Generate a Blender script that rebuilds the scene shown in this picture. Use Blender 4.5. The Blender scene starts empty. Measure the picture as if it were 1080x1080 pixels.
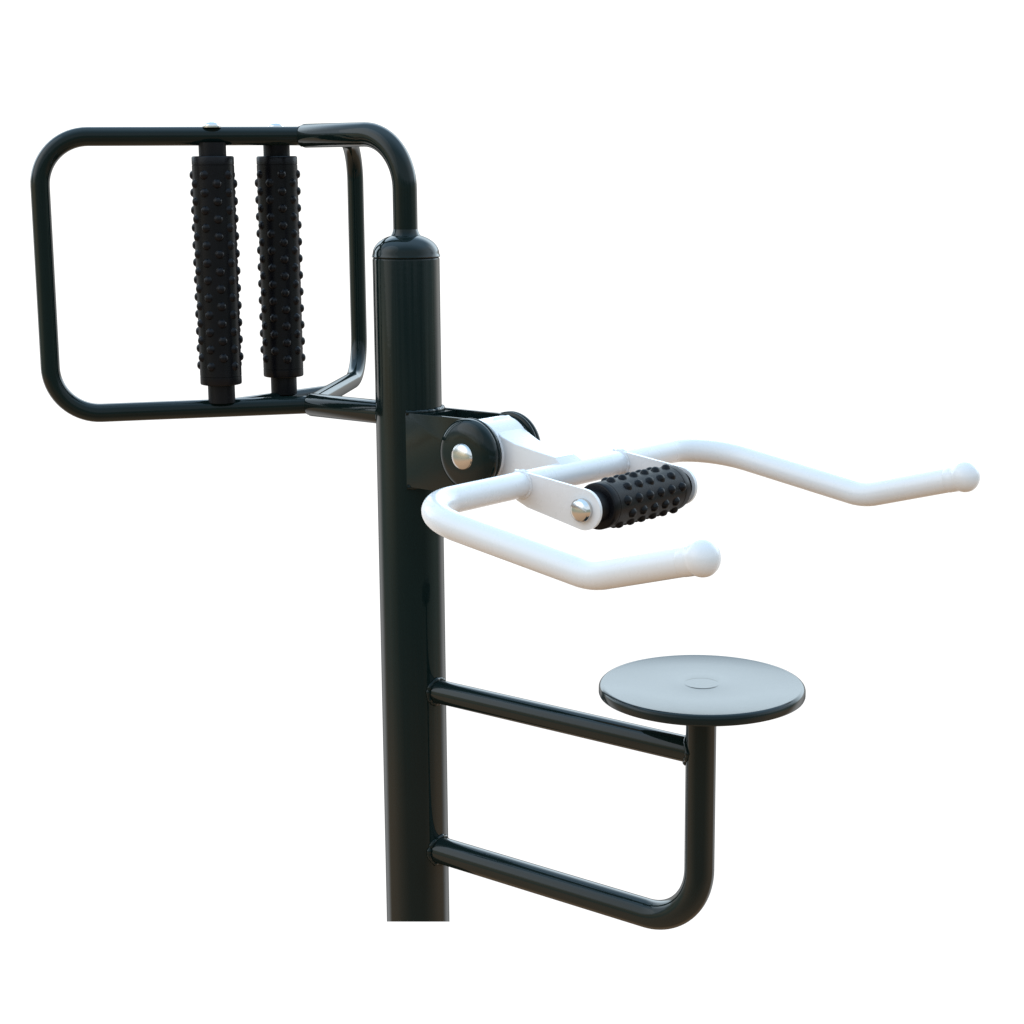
import bpy, bmesh, math, random
from mathutils import Vector, Matrix
random.seed(4)
sc = bpy.context.scene
COL = sc.collection
PI = math.pi

# ------------------------------------------------------------------ dimensions (metres, post axis = z)
POST_R, POST_H = 0.057, 1.2014
XA, ZT, ZB = 0.2411, 1.4074, 0.9313            # where the two wings meet, top and bottom
WING_L = 0.452
PHI_NEAR, PHI_FAR = 0.9357, 1.0059
R_WING, R_ARM = 0.0162, 0.0207
XS, ZS, RS = 0.606, 0.5572, 0.1602             # seat
R_SUP, R_BRACE = 0.0238, 0.0208
Z_BRACE, Z_LOW = 0.4463, 0.1517
HX, HZ = 0.1845, 0.8865                          # hinge axis (runs along y)
BX, BZ = 0.3477, 0.8634                        # cross bar of the handle
R_HND = 0.0207

# ------------------------------------------------------------------ mesh helpers
def V(*a): return Vector(a)

def fillet(pts, radii, n=14):
    """polyline with rounded corners"""
    pts = [Vector(p) for p in pts]
    out = [pts[0]]
    for i in range(1, len(pts) - 1):
        p, a, b = pts[i], (pts[i-1] - pts[i]).normalized(), (pts[i+1] - pts[i]).normalized()
        ang = a.angle(b)
        R = radii[i]
        t = R / math.tan(ang / 2)
        c = p + (a + b).normalized() * (R / math.sin(ang / 2))
        s, e = p + a * t - c, p + b * t - c
        ax = s.cross(e).normalized()
        tot = s.angle(e)
        for k in range(n + 1):
            out.append(c + Matrix.Rotation(tot * k / n, 3, ax) @ s)
    out.append(pts[-1])
    return out

def sweep(bm, pts, r, seg=40, caps=True):
    """round tube along pts; r is a number or one radius per point"""
    pts = [Vector(p) for p in pts]
    n = len(pts)
    rad = r if isinstance(r, (list, tuple)) else [r] * n
    tan = []
    for i in range(n):
        a = (pts[i] - pts[i-1]).normalized() if i else None
        b = (pts[i+1] - pts[i]).normalized() if i < n - 1 else None
        tan.append(((a or b) + (b or a)).normalized())
    t0 = tan[0]
    u = t0.orthogonal().normalized()
    rings = []
    for i in range(n):
        if i:
            q = tan[i-1].rotation_difference(tan[i])
            u = q @ u
        u = (u - tan[i] * u.dot(tan[i])).normalized()
        v = tan[i].cross(u)
        rings.append([bm.verts.new(pts[i] + (u * math.cos(2*PI*k/seg) + v * math.sin(2*PI*k/seg)) * rad[i]) for k in range(seg)])
    for i in range(n - 1):
        for k in range(seg):
            bm.faces.new((rings[i][k], rings[i][(k+1) % seg], rings[i+1][(k+1) % seg], rings[i+1][k]))
    if caps:
        bm.faces.new(list(reversed(rings[0])))
        bm.faces.new(rings[-1])

def sweep_loop(bm, pts, radii, seg=8):
    """closed bead through pts"""
    n = len(pts)
    rings = []
    for i in range(n):
        t = (pts[(i+1) % n] - pts[i-1]).normalized()
        c = sum(pts, Vector()) / n
        u = (pts[i] - c); u = (u - t * u.dot(t)).normalized()
        v = t.cross(u)
        rings.append([bm.verts.new(pts[i] + (u*math.cos(2*PI*k/seg) + v*math.sin(2*PI*k/seg)) * radii[i]) for k in range(seg)])
    for i in range(n):
        for k in range(seg):
            bm.faces.new((rings[i][k], rings[i][(k+1) % seg], rings[(i+1) % n][(k+1) % seg], rings[(i+1) % n][k]))

def lathe(bm, prof, org=(0,0,0), axis=(0,0,1), seg=64):
    """prof = [(radius, height)], closed at ends where the radius is 0"""
    q = Vector((0,0,1)).rotation_difference(Vector(axis).normalized())
    org = Vector(org)
    rings = []
    for r, h in prof:
        if r < 1e-6:
            rings.append([bm.verts.new(org + q @ Vector((0,0,h)))])
        else:
            rings.append([bm.verts.new(org + q @ Vector((r*math.cos(2*PI*k/seg), r*math.sin(2*PI*k/seg), h))) for k in range(seg)])
    for a, b in zip(rings, rings[1:]):
        for k in range(seg):
            k2 = (k+1) % seg
            if len(a) == 1 and len(b) == 1: continue
            if len(a) == 1: bm.faces.new((a[0], b[k2], b[k]))
            elif len(b) == 1: bm.faces.new((a[k], a[k2], b[0]))
            else: bm.faces.new((a[k], a[k2], b[k2], b[k]))

def arc(cx, cz, r, a0, a1, n):
    return [(cx + r*math.cos(math.radians(a0 + (a1-a0)*i/n)), cz + r*math.sin(math.radians(a0 + (a1-a0)*i/n))) for i in range(n+1)]

def prism_xz(bm, poly, y0, y1, bev=0.0):
    """extrude an outline in the xz plane along y, with softened rims"""
    a = [bm.verts.new((x, y0, z)) for x, z in poly]
    b = [bm.verts.new((x, y1, z)) for x, z in poly]
    n = len(poly)
    fa = bm.faces.new(a); fb = bm.faces.new(list(reversed(b)))
    for i in range(n):
        bm.faces.new((a[(i+1) % n], a[i], b[i], b[(i+1) % n]))
    if bev:
        es = [e for f in (fa, fb) for e in f.edges]
        bmesh.ops.bevel(bm, geom=es, offset=bev, segments=3, profile=0.6, affect='EDGES', clamp_overlap=True)

def obj(name, bm, mat, parent=None, label=None, sharp=35):
    bmesh.ops.remove_doubles(bm, verts=bm.verts, dist=1e-6)
    bmesh.ops.recalc_face_normals(bm, faces=bm.faces)
    me = bpy.data.meshes.new(name)
    bm.to_mesh(me); bm.free()
    me.materials.append(mat)
    me.polygons.foreach_set('use_smooth', [True] * len(me.polygons))
    me.set_sharp_from_angle(angle=math.radians(sharp))
    o = bpy.data.objects.new(name, me)
    COL.objects.link(o)
    if parent: o.parent = parent
    if label: o['label'] = label
    return o

# ------------------------------------------------------------------ materials
def mat(name, base, rough, metal=0.0, spec=0.5, coat=0.0, var=0.25, bump=0.02, bscale=260, tint=None, rvar=0.06):
    m = bpy.data.materials.new(name); m.use_nodes = True
    nt = m.node_tree; N, L = nt.nodes, nt.links
    b = N['Principled BSDF']
    b.inputs['Metallic'].default_value = metal
    b.inputs['Specular IOR Level'].default_value = spec
    b.inputs['Coat Weight'].default_value = coat
    b.inputs['Coat Roughness'].default_value = 0.05
    tc = N.new('ShaderNodeTexCoord')
    n1 = N.new('ShaderNodeTexNoise'); n1.inputs['Scale'].default_value = 14; n1.inputs['Detail'].default_value = 6
    L.new(tc.outputs['Object'], n1.inputs['Vector'])
    mix = N.new('ShaderNodeMix'); mix.data_type = 'RGBA'
    dark = tint or tuple(c * (1 - var) for c in base)
    mix.inputs[6].default_value = (*dark, 1); mix.inputs[7].default_value = (*base, 1)
    L.new(n1.outputs['Fac'], mix.inputs[0]); L.new(mix.outputs[2], b.inputs['Base Color'])
    mr = N.new('ShaderNodeMapRange'); mr.inputs[1].default_value = .3; mr.inputs[2].default_value = .7
    mr.inputs[3].default_value = max(rough - rvar, .02); mr.inputs[4].default_value = rough + rvar
    n3 = N.new('ShaderNodeTexNoise'); n3.inputs['Scale'].default_value = 45; n3.inputs['Detail'].default_value = 5
    L.new(tc.outputs['Object'], n3.inputs['Vector'])
    L.new(n3.outputs['Fac'], mr.inputs[0]); L.new(mr.outputs[0], b.inputs['Roughness'])
    n2 = N.new('ShaderNodeTexNoise'); n2.inputs['Scale'].default_value = bscale; n2.inputs['Detail'].default_value = 2
    L.new(tc.outputs['Object'], n2.inputs['Vector'])
    bp = N.new('ShaderNodeBump'); bp.inputs['Strength'].default_value = bump; bp.inputs['Distance'].default_value = .002
    L.new(n2.outputs['Fac'], bp.inputs['Height']); L.new(bp.outputs['Normal'], b.inputs['Normal'])
    return m

def gloss(name, base, rough, curve, bump, bscale, rvar=.04, var=.25):
    """dark paint or rubber: a matt body under a clear layer whose reflectance climbs with the viewing angle along curve"""
    m = bpy.data.materials.new(name); m.use_nodes = True
    nt = m.node_tree; N, L = nt.nodes, nt.links
    N.clear()
    o = N.new('ShaderNodeOutputMaterial'); mx = N.new('ShaderNodeMixShader')
    d = N.new('ShaderNodeBsdfDiffuse'); g = N.new('ShaderNodeBsdfGlossy')
    tc = N.new('ShaderNodeTexCoord')
    n1 = N.new('ShaderNodeTexNoise'); n1.inputs['Scale'].default_value = 14; n1.inputs['Detail'].default_value = 6
    n2 = N.new('ShaderNodeTexNoise'); n2.inputs['Scale'].default_value = bscale; n2.inputs['Detail'].default_value = 2
    n3 = N.new('ShaderNodeTexNoise'); n3.inputs['Scale'].default_value = 40; n3.inputs['Detail'].default_value = 5
    for n in (n1, n2, n3): L.new(tc.outputs['Object'], n.inputs['Vector'])
    mix = N.new('ShaderNodeMix'); mix.data_type = 'RGBA'
    mix.inputs[6].default_value = (*[c*(1-var) for c in base], 1); mix.inputs[7].default_value = (*base, 1)
    L.new(n1.outputs['Fac'], mix.inputs[0]); L.new(mix.outputs[2], d.inputs['Color'])
    mr = N.new('ShaderNodeMapRange')
    for i, v in enumerate((.3, .7, max(rough - rvar, .02), rough + rvar)): mr.inputs[i+1].default_value = v
    L.new(n3.outputs['Fac'], mr.inputs[0]); L.new(mr.outputs[0], g.inputs['Roughness'])
    bp = N.new('ShaderNodeBump'); bp.inputs['Strength'].default_value = bump; bp.inputs['Distance'].default_value = .002
    L.new(n2.outputs['Fac'], bp.inputs['Height'])
    L.new(bp.outputs['Normal'], d.inputs['Normal']); L.new(bp.outputs['Normal'], g.inputs['Normal'])
    lw = N.new('ShaderNodeLayerWeight'); lw.inputs['Blend'].default_value = .5
    cr = N.new('ShaderNodeValToRGB'); e = cr.color_ramp.elements
    e[0].position, e[1].position = curve[0][0], curve[-1][0]
    for q, v in ((e[0], curve[0][1]), (e[1], curve[-1][1])): q.color = (v, v, v, 1)
    for p, v in curve[1:-1]:
        q = e.new(p); q.color = (v, v, v, 1)
    L.new(lw.outputs['Facing'], cr.inputs[0]); L.new(cr.outputs[0], mx.inputs[0])
    L.new(d.outputs[0], mx.inputs[1]); L.new(g.outputs[0], mx.inputs[2]); L.new(mx.outputs[0], o.inputs['Surface'])
    return m

CURVE = [(0, .0125), (.1, .0150), (.2, .033), (.3, .052), (.5, .068), (.66, .190), (.72, .205), (.80, .17), (1, .06)]
GREEN = gloss('dark_green_paint', (.0045, .0105, .0098), .075, CURVE, .035, 120, .025)
SEATM = gloss('dark_green_seat_paint', (.006, .012, .012), .16, CURVE, .025, 150, .012)
WHITE = mat('white_paint', (.665, .65, .645), .28, spec=.45, coat=.15, var=.015, bump=.008, bscale=110, rvar=.02)
RUB = [(0, .012), (.3, .021), (.5, .042), (.75, .075), (1, .11)]
BLACK = gloss('black_rubber', (.0045, .0045, .0058), .27, RUB, .10, 420, .08)
BLACK2 = gloss('black_plastic', (.004, .004, .005), .42, RUB, .06, 300, .08)
STEEL = mat('brushed_steel', (.62, .60, .575), .16, metal=1.0, var=.1, bump=.03, bscale=350)

# ------------------------------------------------------------------ the machine
root = bpy.data.objects.new('outdoor_massage_machine', None)
COL.objects.link(root)
root['label'] = 'dark green outdoor massage post with studded black rollers, white handlebars and a round seat'
root['category'] = 'exercise machine'

# --- post: straight tube with a lip under a domed cap, sawn off at its foot
bm = bmesh.new()
seg = 96
CUT = 0.436                                    # the foot is sawn at a slant
ring_h = [None, .12, POST_H - .004, POST_H - .0012, POST_H]
rings = []
for i, h in enumerate(ring_h):
    r = POST_R if i < 3 else (POST_R - .0006 if i == 3 else POST_R - .0022)
    ring = []
    for k in range(seg):
        x, y = r*math.cos(2*PI*k/seg), r*math.sin(2*PI*k/seg)
        z = h if h is not None else (x*.674 - y*.738) * CUT - (x*.776 + y*.630) * .034
        ring.append(bm.verts.new((x, y, z)))
    rings.append(ring)
for a, b in zip(rings, rings[1:]):
    for k in range(seg):
        bm.faces.new((a[k], a[(k+1) % seg], b[(k+1) % seg], b[k]))
bm.faces.new(list(reversed(rings[0]))); bm.faces.new(rings[-1])
post = obj('post', bm, GREEN, root)

bm = bmesh.new()
prof = [(0.0, POST_H - .003), (POST_R - .004, POST_H - .003), (POST_R - .004, POST_H + .0005), (POST_R + .0008, POST_H + .0008), (POST_R + .0012, POST_H + .0022), (POST_R + .0003, POST_H + .0038)]
for i in range(1, 25):
    a = i / 24 * PI / 2
    r = (POST_R - .0004) * math.cos(a)
    if r < .024: break
    prof.append((r, POST_H + .004 + .036 * math.sin(a) ** .92))
top = prof[-1][1]
prof += [(.0232, top + .003), (.0212, top + .008), (.0204, top + .012), (0, top + .012)]
lathe(bm, prof, seg=96)
obj('dome_cap', bm, GREEN, post, sharp=40)

def bead(bm, ra, z, sx=1, R=POST_R, rb=.0042, n=56, noise=.28):
    """weld bead where a tube of radius ra along x meets the post"""
    pts, rr = [], []
    for i in range(n):
        t = 2*PI*i/n
        y, dz = (ra+.001)*math.cos(t), (ra+.001)*math.sin(t)
        pts.append(Vector((sx*(math.sqrt(R*R - y*y) + .0005), y, z + dz)))
        rr.append(rb * (1 + random.uniform(-noise, noise)))
    sweep_loop(bm, pts, rr)

def ring_bead(bm, c, axis, r, rb=.003, n=48, noise=.25):
    q = Vector((0,0,1)).rotation_difference(Vector(axis).normalized())
    c = Vector(c)
    sweep_loop(bm, [c + q @ Vector((r*math.cos(2*PI*i/n), r*math.sin(2*PI*i/n), 0)) for i in range(n)],
               [rb*(1+random.uniform(-noise, noise)) for i in range(n)])

bm = bmesh.new()
bm.free()
for ra, z_, sx in ((R_BRACE, Z_BRACE, 1), (R_SUP, Z_LOW, 1), (R_ARM, ZB, -1)):
    bm = bmesh.new(); bead(bm, ra, z_, sx)
    obj('weld_bead', bm, GREEN, post, sharp=80)

# --- back frame: two arms from the post and two rectangular wings set in a V
dN = V(-math.cos(PHI_NEAR), -math.sin(PHI_NEAR), 0)
dF = V(-math.cos(PHI_FAR), math.sin(PHI_FAR), 0)
apT, apB = V(-XA, 0, ZT), V(-XA, 0, ZB)
frame = bpy.data.objects.new('back_frame', None); COL.objects.link(frame); frame.parent = root

def arm_tube(pts, radii, name):
    p = fillet(pts, radii, 20)
    end, d = p[-1], (p[-1] - p[-2]).normalized()
    p[-1] = end - d * .006
    p += [end - d * .002, end + d * .002]
    bm = bmesh.new()
    sweep(bm, p, [R_ARM] * (len(p) - 2) + [R_ARM - .0018, R_WING + .0002])
    obj(name, bm, GREEN, frame, sharp=50)
arm_tube([(0, 0, POST_H + .03), (0, 0, ZT), apT + V(.002,0,0)], [0, .092, 0], 'upper_arm')
bm = bmesh.new()
sweep(bm, [(-POST_R + .012, 0, ZB), (-XA + .006, 0, ZB), (-XA + .001, 0, ZB), (-XA - .002, 0, ZB)], [R_ARM, R_ARM, R_ARM - .0018, R_WING + .0002])
obj('lower_arm', bm, GREEN, frame, sharp=50)

for d, lab in ((dN, None), (dF, None)):
    bm = bmesh.new()
    a = .003
    p = fillet([apT - d * a, apT + d * WING_L, apB + d * WING_L, apB - d * a], [0, .083, .083, 0], 18)
    sweep(bm, p, R_WING)
    obj('wing_tube', bm, GREEN, frame)
XR = -.3325                                    # both back rollers stand on this line
YN, YF = -.1295, .0235
nA = V(XR, -(-XR - XA) * math.tan(PHI_NEAR), 0); fA = V(XR, (-XR - XA) * math.tan(PHI_FAR), 0)
for z in (ZT, ZB):
    bm = bmesh.new()
    sweep(bm, [nA + V(0, .004, z), fA + V(0, -.004, z)], .0152, 32)
    obj('cross_bar', bm, GREEN, frame)
for z in (ZT, ZB):
    for c_, ax_, r_ in ((V(-XA + .0015, 0, z), (1, 0, 0), R_WING + .0006),):
        bm = bmesh.new(); ring_bead(bm, c_, ax_, r_, .0024)
        obj('weld_bead', bm, GREEN, frame, sharp=80)

# --- studded rollers
ROLL_R = .0366
def roller_mesh(L, rows_gap, ncol=10, phase=0, first=.034, hgt=.0049, rb=.0078):
    """rubber sleeve along z from 0 to L with staggered round studs and grooved ends"""
    bm = bmesh.new()
    g = .0145
    prof = [(0, 0), (ROLL_R - .003, 0), (ROLL_R - .0008, .0007), (ROLL_R, .0026), (ROLL_R, g), (ROLL_R - .0007, g + .0004), (ROLL_R - .0007, g + .0011), (ROLL_R, g + .0015)]
    prof += [(r, L - h) for r, h in reversed(prof)]
    lathe(bm, prof, seg=72)
    for c in range(ncol):
        a = 2*PI*(c + .37)/ncol
        z = first + (rows_gap/2 if (c + phase) % 2 else 0)
        while z <= L - first + .002:
            q = Matrix.Rotation(a, 3, 'Z')
            rings = []
            for i in range(6):
                t = i/5
                rr = rb * math.cos(t*PI/2) ** .8 if i < 5 else 0
                h = ROLL_R - .0012 + (hgt + .0012) * math.sin(t*PI/2)
                if i == 0: rr = rb * 1.22
                if i == 5: rings.append([bm.verts.new(q @ V(h, 0, z) * 1.0 + V(0,0,0))])
                else:
                    rings.append([bm.verts.new(q @ V(h - (rr*math.sin(2*PI*k/12))**2/(2*ROLL_R), rr*math.sin(2*PI*k/12), z + rr*math.cos(2*PI*k/12))) for k in range(12)])
            for A, B in zip(rings, rings[1:]):
                for k in range(12):
                    k2 = (k+1) % 12
                    if len(B) == 1: bm.faces.new((A[k], A[k2], B[0]))
                    else: bm.faces.new((A[k], A[k2], B[k2], B[k]))
            z += rows_gap
    return bm

def dome_prof(r, h, skirt=.0, n=10):
    p = [(0, 0), (r, 0)]
    if skirt: p.append((r, skirt))
    for i in range(1, n + 1):
        a = i/n*PI/2
        p.append((r*math.cos(a) if i < n else 0, skirt + h*math.sin(a)))
    return p

RZ0, RZ1 = .9748, 1.3733
for y, ph, rot in ((YN, 1, .46), (YF, 0, .48)):
    o = obj('massage_roller', roller_mesh(RZ1 - RZ0, .0302, phase=ph), BLACK, root, sharp=50)
    o.location = (XR, y, RZ0); o.rotation_euler = (0, 0, rot)
    for z0, z1 in ((ZB + .011 - RZ0, .004), (RZ1 - RZ0 - .004, ZT - .011 - RZ0)):
        bm = bmesh.new()
        lathe(bm, [(0, z0), (.0238, z0), (.0238, z1), (0, z1)], seg=48)
        obj('spindle', bm, BLACK2, o)
    for s, z in ((1, ZT + R_WING - .0016), ):
        bm = bmesh.new()
        lathe(bm, [(0, 0), (.0165, 0), (.0165, .0022), (.0148, .0026)] + dome_prof(.0140, .0072, .0032)[1:], (0, 0, z - RZ0), seg=40)
        obj('cap_nut', bm, STEEL, o)

# --- hinge bracket: channel welded to the post, two round covers
bm = bmesh.new()
T, B_ = .9432, .8150
out_ = [(.030, B_), (.030, T), (HX - .02, T)] + arc(HX, HZ, .0548, 86, -62, 22) + [(HX - .004, B_)]
for s in (-1, 1):
    prism_xz(bm, out_, s*.0392, s*.0458, .0012)
prism_xz(bm, [(.030, B_ + .0015), (.030, T - .0012), (.074, T - .0012), (.074, B_ + .0015)], -.0392, .0392, .0012)
br = obj('hinge_bracket', bm, GREEN, root, sharp=40)
n = 40
for zz, sg in ((T, 1), (B_, -1)):               # weld seam hugging the post
    pts = []
    for i in range(n + 1):
        y = -.046 + .092*i/n
        pts.append(V(math.sqrt(max((POST_R+.001)**2 - y*y, 1e-6)), y, zz))
    bm = bmesh.new()
    sweep(bm, pts, [.0042*(1+random.uniform(-.3,.3)) for _ in pts], 8)
    obj('weld_bead', bm, GREEN, br, sharp=80)
CR = .0600
for s, TH in ((-1, .0300), (1, .0225)):
    bm = bmesh.new()
    lathe(bm, [(0, 0), (CR - .002, 0), (CR - .0002, .0012), (CR, .0030), (CR - .0003, .0048), (CR - .0024, .0058), (CR - .0024, .0068), (CR - .0003, .0078)] +
          [(CR*math.cos(a)**.62 if a < 1.57 else 0, .0098 + (TH - .0098)*math.sin(a)**.78) for a in [i/22*PI/2 for i in range(23)]], (HX, s*.0459, HZ), (0, s, 0), seg=96)
    obj('round_cover', bm, GREEN, br, sharp=60)
    bm = bmesh.new()
    lathe(bm, [(0, 0), (.0222, 0), (.0222, .0008)] + [(.0216*math.cos(i/12*PI/2) if i < 12 else 0, .0012 + .0072*math.sin(i/12*PI/2)) for i in range(13)], (HX, s*(.0448 + TH), HZ - .001), (0, s, 0), seg=64)
    obj('bolt_head', bm, STEEL, br, sharp=60)

# --- handle: bent white tube, neck and hub, two plates that hold the short roller
W = .385
aX, aZ, cX, cZ = .3275, -.0552, .178, .0494
pN = [(BX + aX + cX, -.383, BZ + aZ + cZ), (BX + aX, -.380, BZ + aZ), (BX, -W, BZ)]
pF = [(x, -y, z) for x, y, z in reversed(pN)]
pts = pN + pF
bm = bmesh.new()
sweep(bm, fillet(pts, [0, .10, .093, .098, .10, 0], 20), R_HND, 48)
handle = obj('handlebar', bm, WHITE, root)
for p in (pN[0], pF[-1]):
    q = pN[1] if p is pN[0] else pF[-2]
    d = (Vector(p) - Vector(q)).normalized()
    bm = bmesh.new()
    g = .0252
    prof = [(0, -.030), (R_HND + .0003, -.030), (R_HND + .0006, -.0294), (R_HND + .0007, -.0190)]
    prof += [(g*math.cos(a), g*math.sin(a)*(1 if a < 0 else .90)) for a in [-.54 + i*(PI/2 + .54)/18 for i in range(18)]] + [(0, g*.90)]
    lathe(bm, prof, p, d, seg=56)
    obj('grip_end', bm, WHITE, handle, sharp=70)

# hub and neck
bm = bmesh.new()
lathe(bm, [(0, -.0375), (.0535, -.0375), (.0548, -.0362), (.0548, .0362), (.0535, .0375), (0, .0375)], (HX, 0, HZ), (0, 1, 0), seg=96)
obj('hub', bm, WHITE, handle)
bm = bmesh.new()
def quad_ring(x, zt, zb, a, b): return [bm.verts.new(c) for c in ((x, -a, zt), (x, b, zt), (x, b, zb), (x, -a, zb))]
secs = [(HX + .008, .9435, .850, .004, .0372), (HX + .018, .9375, .850, .019, .0372), (HX + .032, .9280, .850, .0300, .0372), (HX + .050, .9185, .850, .0345, .0360), (HX + .075, .9085, .850, .0315, .0300),
        (.3000, .9000, .850, .0290, .0190), (.3250, .8960, .850, .0290, .0145), (.3430, .8935, .850, .0300, .0190), (.3640, .8752, .858, .0330, .0330)]
rg = [quad_ring(*s) for s in secs]
for a, b in zip(rg, rg[1:]):
    for k in range(4): bm.faces.new((a[k], a[(k+1) % 4], b[(k+1) % 4], b[k]))
bm.faces.new(list(reversed(rg[0]))); bm.faces.new(rg[-1])
bm.normal_update()
bmesh.ops.bevel(bm, geom=[e for e in bm.edges if len(e.link_faces) == 2 and e.calc_face_angle() > .9], offset=.0024, segments=3, profile=.6, affect='EDGES')
obj('neck', bm, WHITE, handle, sharp=30)

RX, RZ = .4690, .8370
tilt = math.atan2(RZ - BZ, RX - BX)
def rot(px, pz):
    return (BX + px*math.cos(tilt) - pz*math.sin(tilt), BZ + px*math.sin(tilt) + pz*math.cos(tilt))
LP = math.hypot(RX - BX, RZ - BZ)
poly = [rot(x, z) for x, z in [(-.0175, .0195)] + arc(LP, 0, .0318, 94, -94, 28) + [(.02, -.0315), (-.004, -.0275), (-.016, -.018)]]
YP = {-1: .1215, 1: .1395}                      # the far plate sits a little further out along the bar
for s in (-1, 1):
    bm = bmesh.new()
    prism_xz(bm, poly, s*(YP[s] - .003), s*(YP[s] + .003), .0011)
    obj('roller_plate', bm, WHITE, handle)
for s in (-1, 1):
    for t in (YP[s] - .0037, YP[s] + .0037):
        bm = bmesh.new(); ring_bead(bm, (BX, s*t, BZ), (0, 1, 0), R_HND - .0002, .0026)
        obj('weld_bead', bm, WHITE, handle, sharp=80)

LR, YR = .209, .1175
o = obj('massage_roller', roller_mesh(LR, .0300, phase=0, first=.024, hgt=.0054, rb=.0080), BLACK, root, sharp=50)
o.location = (RX, YR, RZ); o.rotation_euler = (PI/2, 0, 0)
for z0, z1 in ((-.0185, .004), (LR - .004, LR + .0275)):
    bm = bmesh.new()
    lathe(bm, [(0, z0), (.0258, z0), (.0258, z1), (0, z1)], seg=48)
    obj('spindle', bm, BLACK2, o)
for z, s in ((YR + YP[-1] + .0031, 1), (YR - YP[1] - .0031, -1)):
    bm = bmesh.new()
    lathe(bm, [(0, 0), (.0178, 0), (.0182, .0012), (.0182, .0085), (.0165, .0100)] + [(.0165*math.cos(i/10*PI/2) if i < 10 else 0, .0100 + .0060*math.sin(i/10*PI/2)) for i in range(1, 11)], (0, 0, z), (0, 0, s), seg=48)
    obj('bolt_head', bm, STEEL, o, sharp=60)

# --- seat support and seat
bm = bmesh.new()
sweep(bm, fillet([(POST_R - .012, 0, Z_LOW), (XS, 0, Z_LOW), (XS, 0, ZS - .010)], [0, .101, 0], 24), R_SUP, 48)
sup = obj('seat_support', bm, GREEN, root)
bm = bmesh.new()
sweep(bm, [(POST_R - .012, 0, Z_BRACE), (XS - .012, 0, Z_BRACE)], R_BRACE, 48)
br2 = obj('brace', bm, GREEN, sup)
bm = bmesh.new()
pts_, rr_ = [], []
for i in range(48):
    t = 2*PI*i/48
    y, dz = (R_BRACE+.0005)*math.cos(t), (R_BRACE+.0005)*math.sin(t)
    pts_.append(V(XS - math.sqrt(R_SUP**2 - y*y) - .0005, y, Z_BRACE + dz)); rr_.append(.0038*(1+random.uniform(-.3, .3)))
sweep_loop(bm, pts_, rr_)
obj('weld_bead', bm, GREEN, sup, sharp=80)

bm = bmesh.new()
th, e = .0165, .0065
prof = [(0, -th), (RS - .003, -th), (RS - .0008, -th + .0009), (RS, -th + .003), (RS, -e)]
prof += [(RS - e + e*math.cos(i/8*PI/2), -e + (e + .0007)*math.sin(i/8*PI/2)) for i in range(1, 9)]
prof += [(RS - .0078, .0006)]
prof += [(RS - .0105, .0), (.060, 0), (.0285, 0), (.0276, .0001), (.0258, .0006), (.0248, .0006), (.012, .0006), (0, .0006)]
lathe(bm, prof, seg=160)
seat = obj('seat', bm, SEATM, root, sharp=50)
seat.location = (XS, 0, ZS + .001)
ax = V(.63, .776, 0)
seat.rotation_euler = Matrix.Rotation(math.radians(1.2), 3, V(.776, .630, 0)).to_euler()

# ------------------------------------------------------------------ light: hazy bright sky, white paper-like ground far around, dim tree line on the viewer's side
w = bpy.data.worlds.new('World'); sc.world = w; w.use_nodes = True
nt = w.node_tree; N, L = nt.nodes, nt.links
N.clear()
outn = N.new('ShaderNodeOutputWorld')
tc = N.new('ShaderNodeTexCoord')
sep = N.new('ShaderNodeSeparateXYZ'); L.new(tc.outputs['Generated'], sep.inputs[0])
def math_(op, a, b=None, clamp=False):
    n = N.new('ShaderNodeMath'); n.operation = op; n.use_clamp = clamp
    for i, x in enumerate((a, b)):
        if x is None: continue
        if isinstance(x, (int, float)): n.inputs[i].default_value = x
        else: L.new(x, n.inputs[i])
    return n.outputs[0]
def smooth(x, lo, hi, a=0.0, b=1.0):
    n = N.new('ShaderNodeMapRange'); n.interpolation_type = 'SMOOTHSTEP'
    L.new(x, n.inputs[0])
    for i, v in enumerate((lo, hi, a, b)): n.inputs[i+1].default_value = v
    return n.outputs[0]
def mixc(f, a, b):
    n = N.new('ShaderNodeMix'); n.data_type = 'RGBA'
    L.new(f, n.inputs[0])
    for i, x in ((6, a), (7, b)):
        if isinstance(x, tuple): n.inputs[i].default_value = (*x, 1)
        else: L.new(x, n.inputs[i])
    return n.outputs[2]
x, y, z = sep.outputs
hl = math_('SQRT', math_('ADD', math_('MULTIPLY', x, x), math_('ADD', math_('MULTIPLY', y, y), 1e-5)))
back = math_('DIVIDE', math_('ADD', math_('MULTIPLY', x, -.631), math_('MULTIPLY', y, .776)), hl)
fb = smooth(back, .28, .60)                    # 1 = the bright far side, 0 = the viewer's side
nz = N.new('ShaderNodeTexNoise'); nz.inputs['Scale'].default_value = 7; nz.inputs['Detail'].default_value = 5
L.new(tc.outputs['Generated'], nz.inputs['Vector'])
zn = math_('ADD', z, math_('MULTIPLY', math_('SUBTRACT', nz.outputs['Fac'], .5), .14))
# viewer's side: sand, dark tree line, pale blue sky
trees = mixc(smooth(nz.outputs['Fac'], .35, .65), (.10, .14, .14), (.34, .40, .38))
sand = mixc(smooth(z, -.9, -.05), (.56, .40, .27), (.82, .59, .40))
sand = mixc(smooth(zn, -.34, -.14), sand, (.33, .42, .38))
front = mixc(smooth(zn, -.05, -.01), sand, trees)
front = mixc(smooth(zn, .10, .24), front, (1.08, 1.26, 1.42))
front = mixc(smooth(z, .45, .85), front, (.80, 1.22, 1.66))
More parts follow.
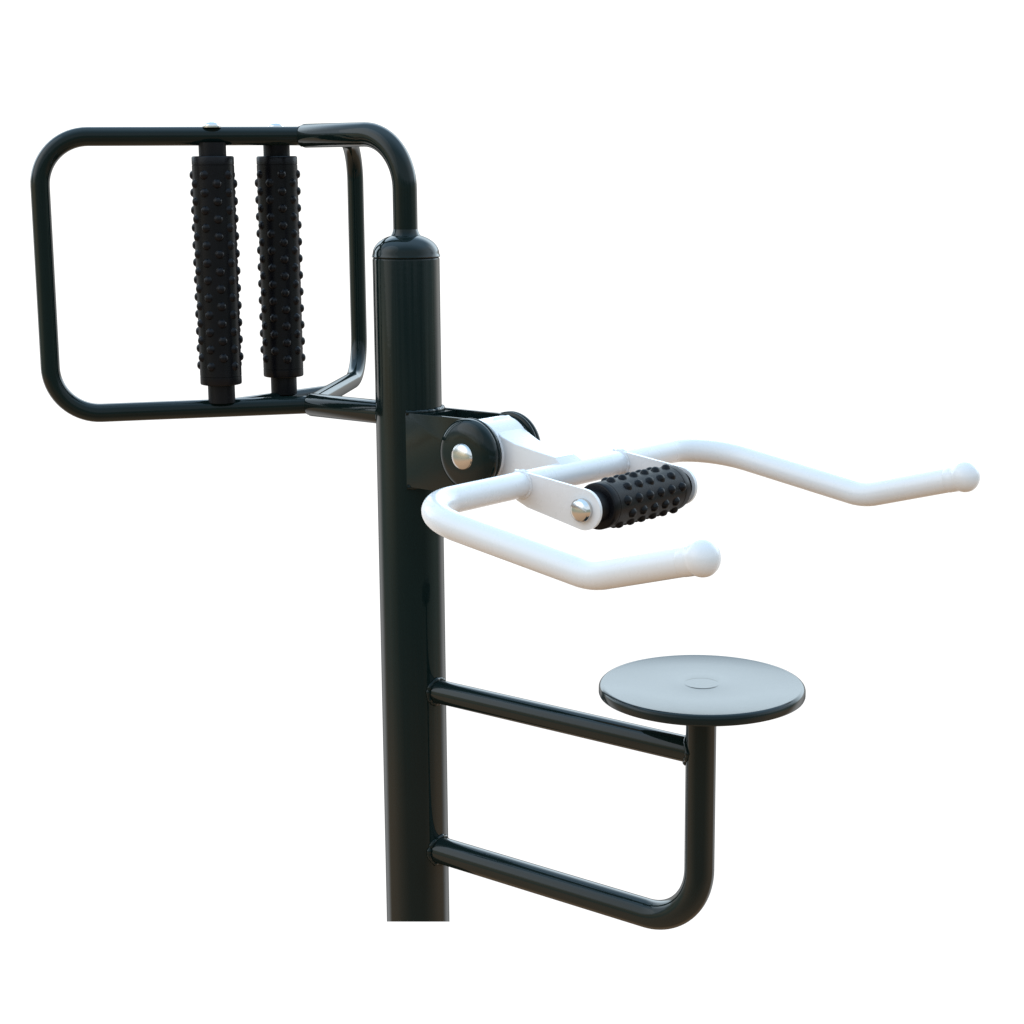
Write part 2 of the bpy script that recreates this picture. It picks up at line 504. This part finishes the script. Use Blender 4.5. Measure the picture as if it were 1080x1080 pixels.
# far side: white ground, glowing haze over the horizon
far = mixc(smooth(z, .05, .14), (1.12, 1.12, 1.12), (3.15, 3.75, 4.15))
far = mixc(smooth(z, -.75, -.50), (.50, .345, .225), far)
far = mixc(smooth(z, .36, .76), far, (.80, 1.22, 1.66))
colr = mixc(fb, front, far)
bg = N.new('ShaderNodeBackground'); L.new(colr, bg.inputs[0]); bg.inputs[1].default_value = 1.0
sky = N.new('ShaderNodeTexSky'); sky.sky_type = 'NISHITA'; sky.sun_disc = False
sky.sun_elevation = math.radians(33); sky.sun_rotation = math.radians(205)
bg2 = N.new('ShaderNodeBackground'); L.new(sky.outputs[0], bg2.inputs[0]); bg2.inputs[1].default_value = .04
add = N.new('ShaderNodeAddShader'); L.new(bg.outputs[0], add.inputs[0]); L.new(bg2.outputs[0], add.inputs[1])
L.new(add.outputs[0], outn.inputs[0])

sun = bpy.data.lights.new('sun', 'SUN'); sun.energy = .5; sun.angle = math.radians(60); sun.color = (1, .96, .9)
so = bpy.data.objects.new('sun', sun); COL.objects.link(so)
az, el = math.radians(205), math.radians(33)
sdir = V(math.sin(az)*math.cos(el), math.cos(az)*math.cos(el), math.sin(el))
so.rotation_euler = (-sdir).to_track_quat('-Z', 'Y').to_euler()
so.location = sdir * 6

# ------------------------------------------------------------------ camera
cam = bpy.data.cameras.new('camera'); co = bpy.data.objects.new('camera', cam); COL.objects.link(co)
yaw, pitch, roll, f = .68305, -.18892, -.00766, 1897.66
fw = V(-math.sin(yaw)*math.cos(pitch), math.cos(yaw)*math.cos(pitch), math.sin(pitch))
rt = fw.cross(V(0,0,1)).normalized(); up = rt.cross(fw)
rt, up = math.cos(roll)*rt + math.sin(roll)*up, -math.sin(roll)*rt + math.cos(roll)*up
M = Matrix((rt, up, -fw)).transposed().to_4x4()
M.translation = V(2.08359, -2.28054, 1.34908)
co.matrix_world = M
cam.sensor_width = 36; cam.lens = 36*f/1080
cam.clip_start = .05; cam.clip_end = 500
sc.camera = co
sc.view_settings.view_transform = 'Standard'; sc.view_settings.look = 'None'
sc.view_settings.exposure = 0; sc.view_settings.gamma = 1
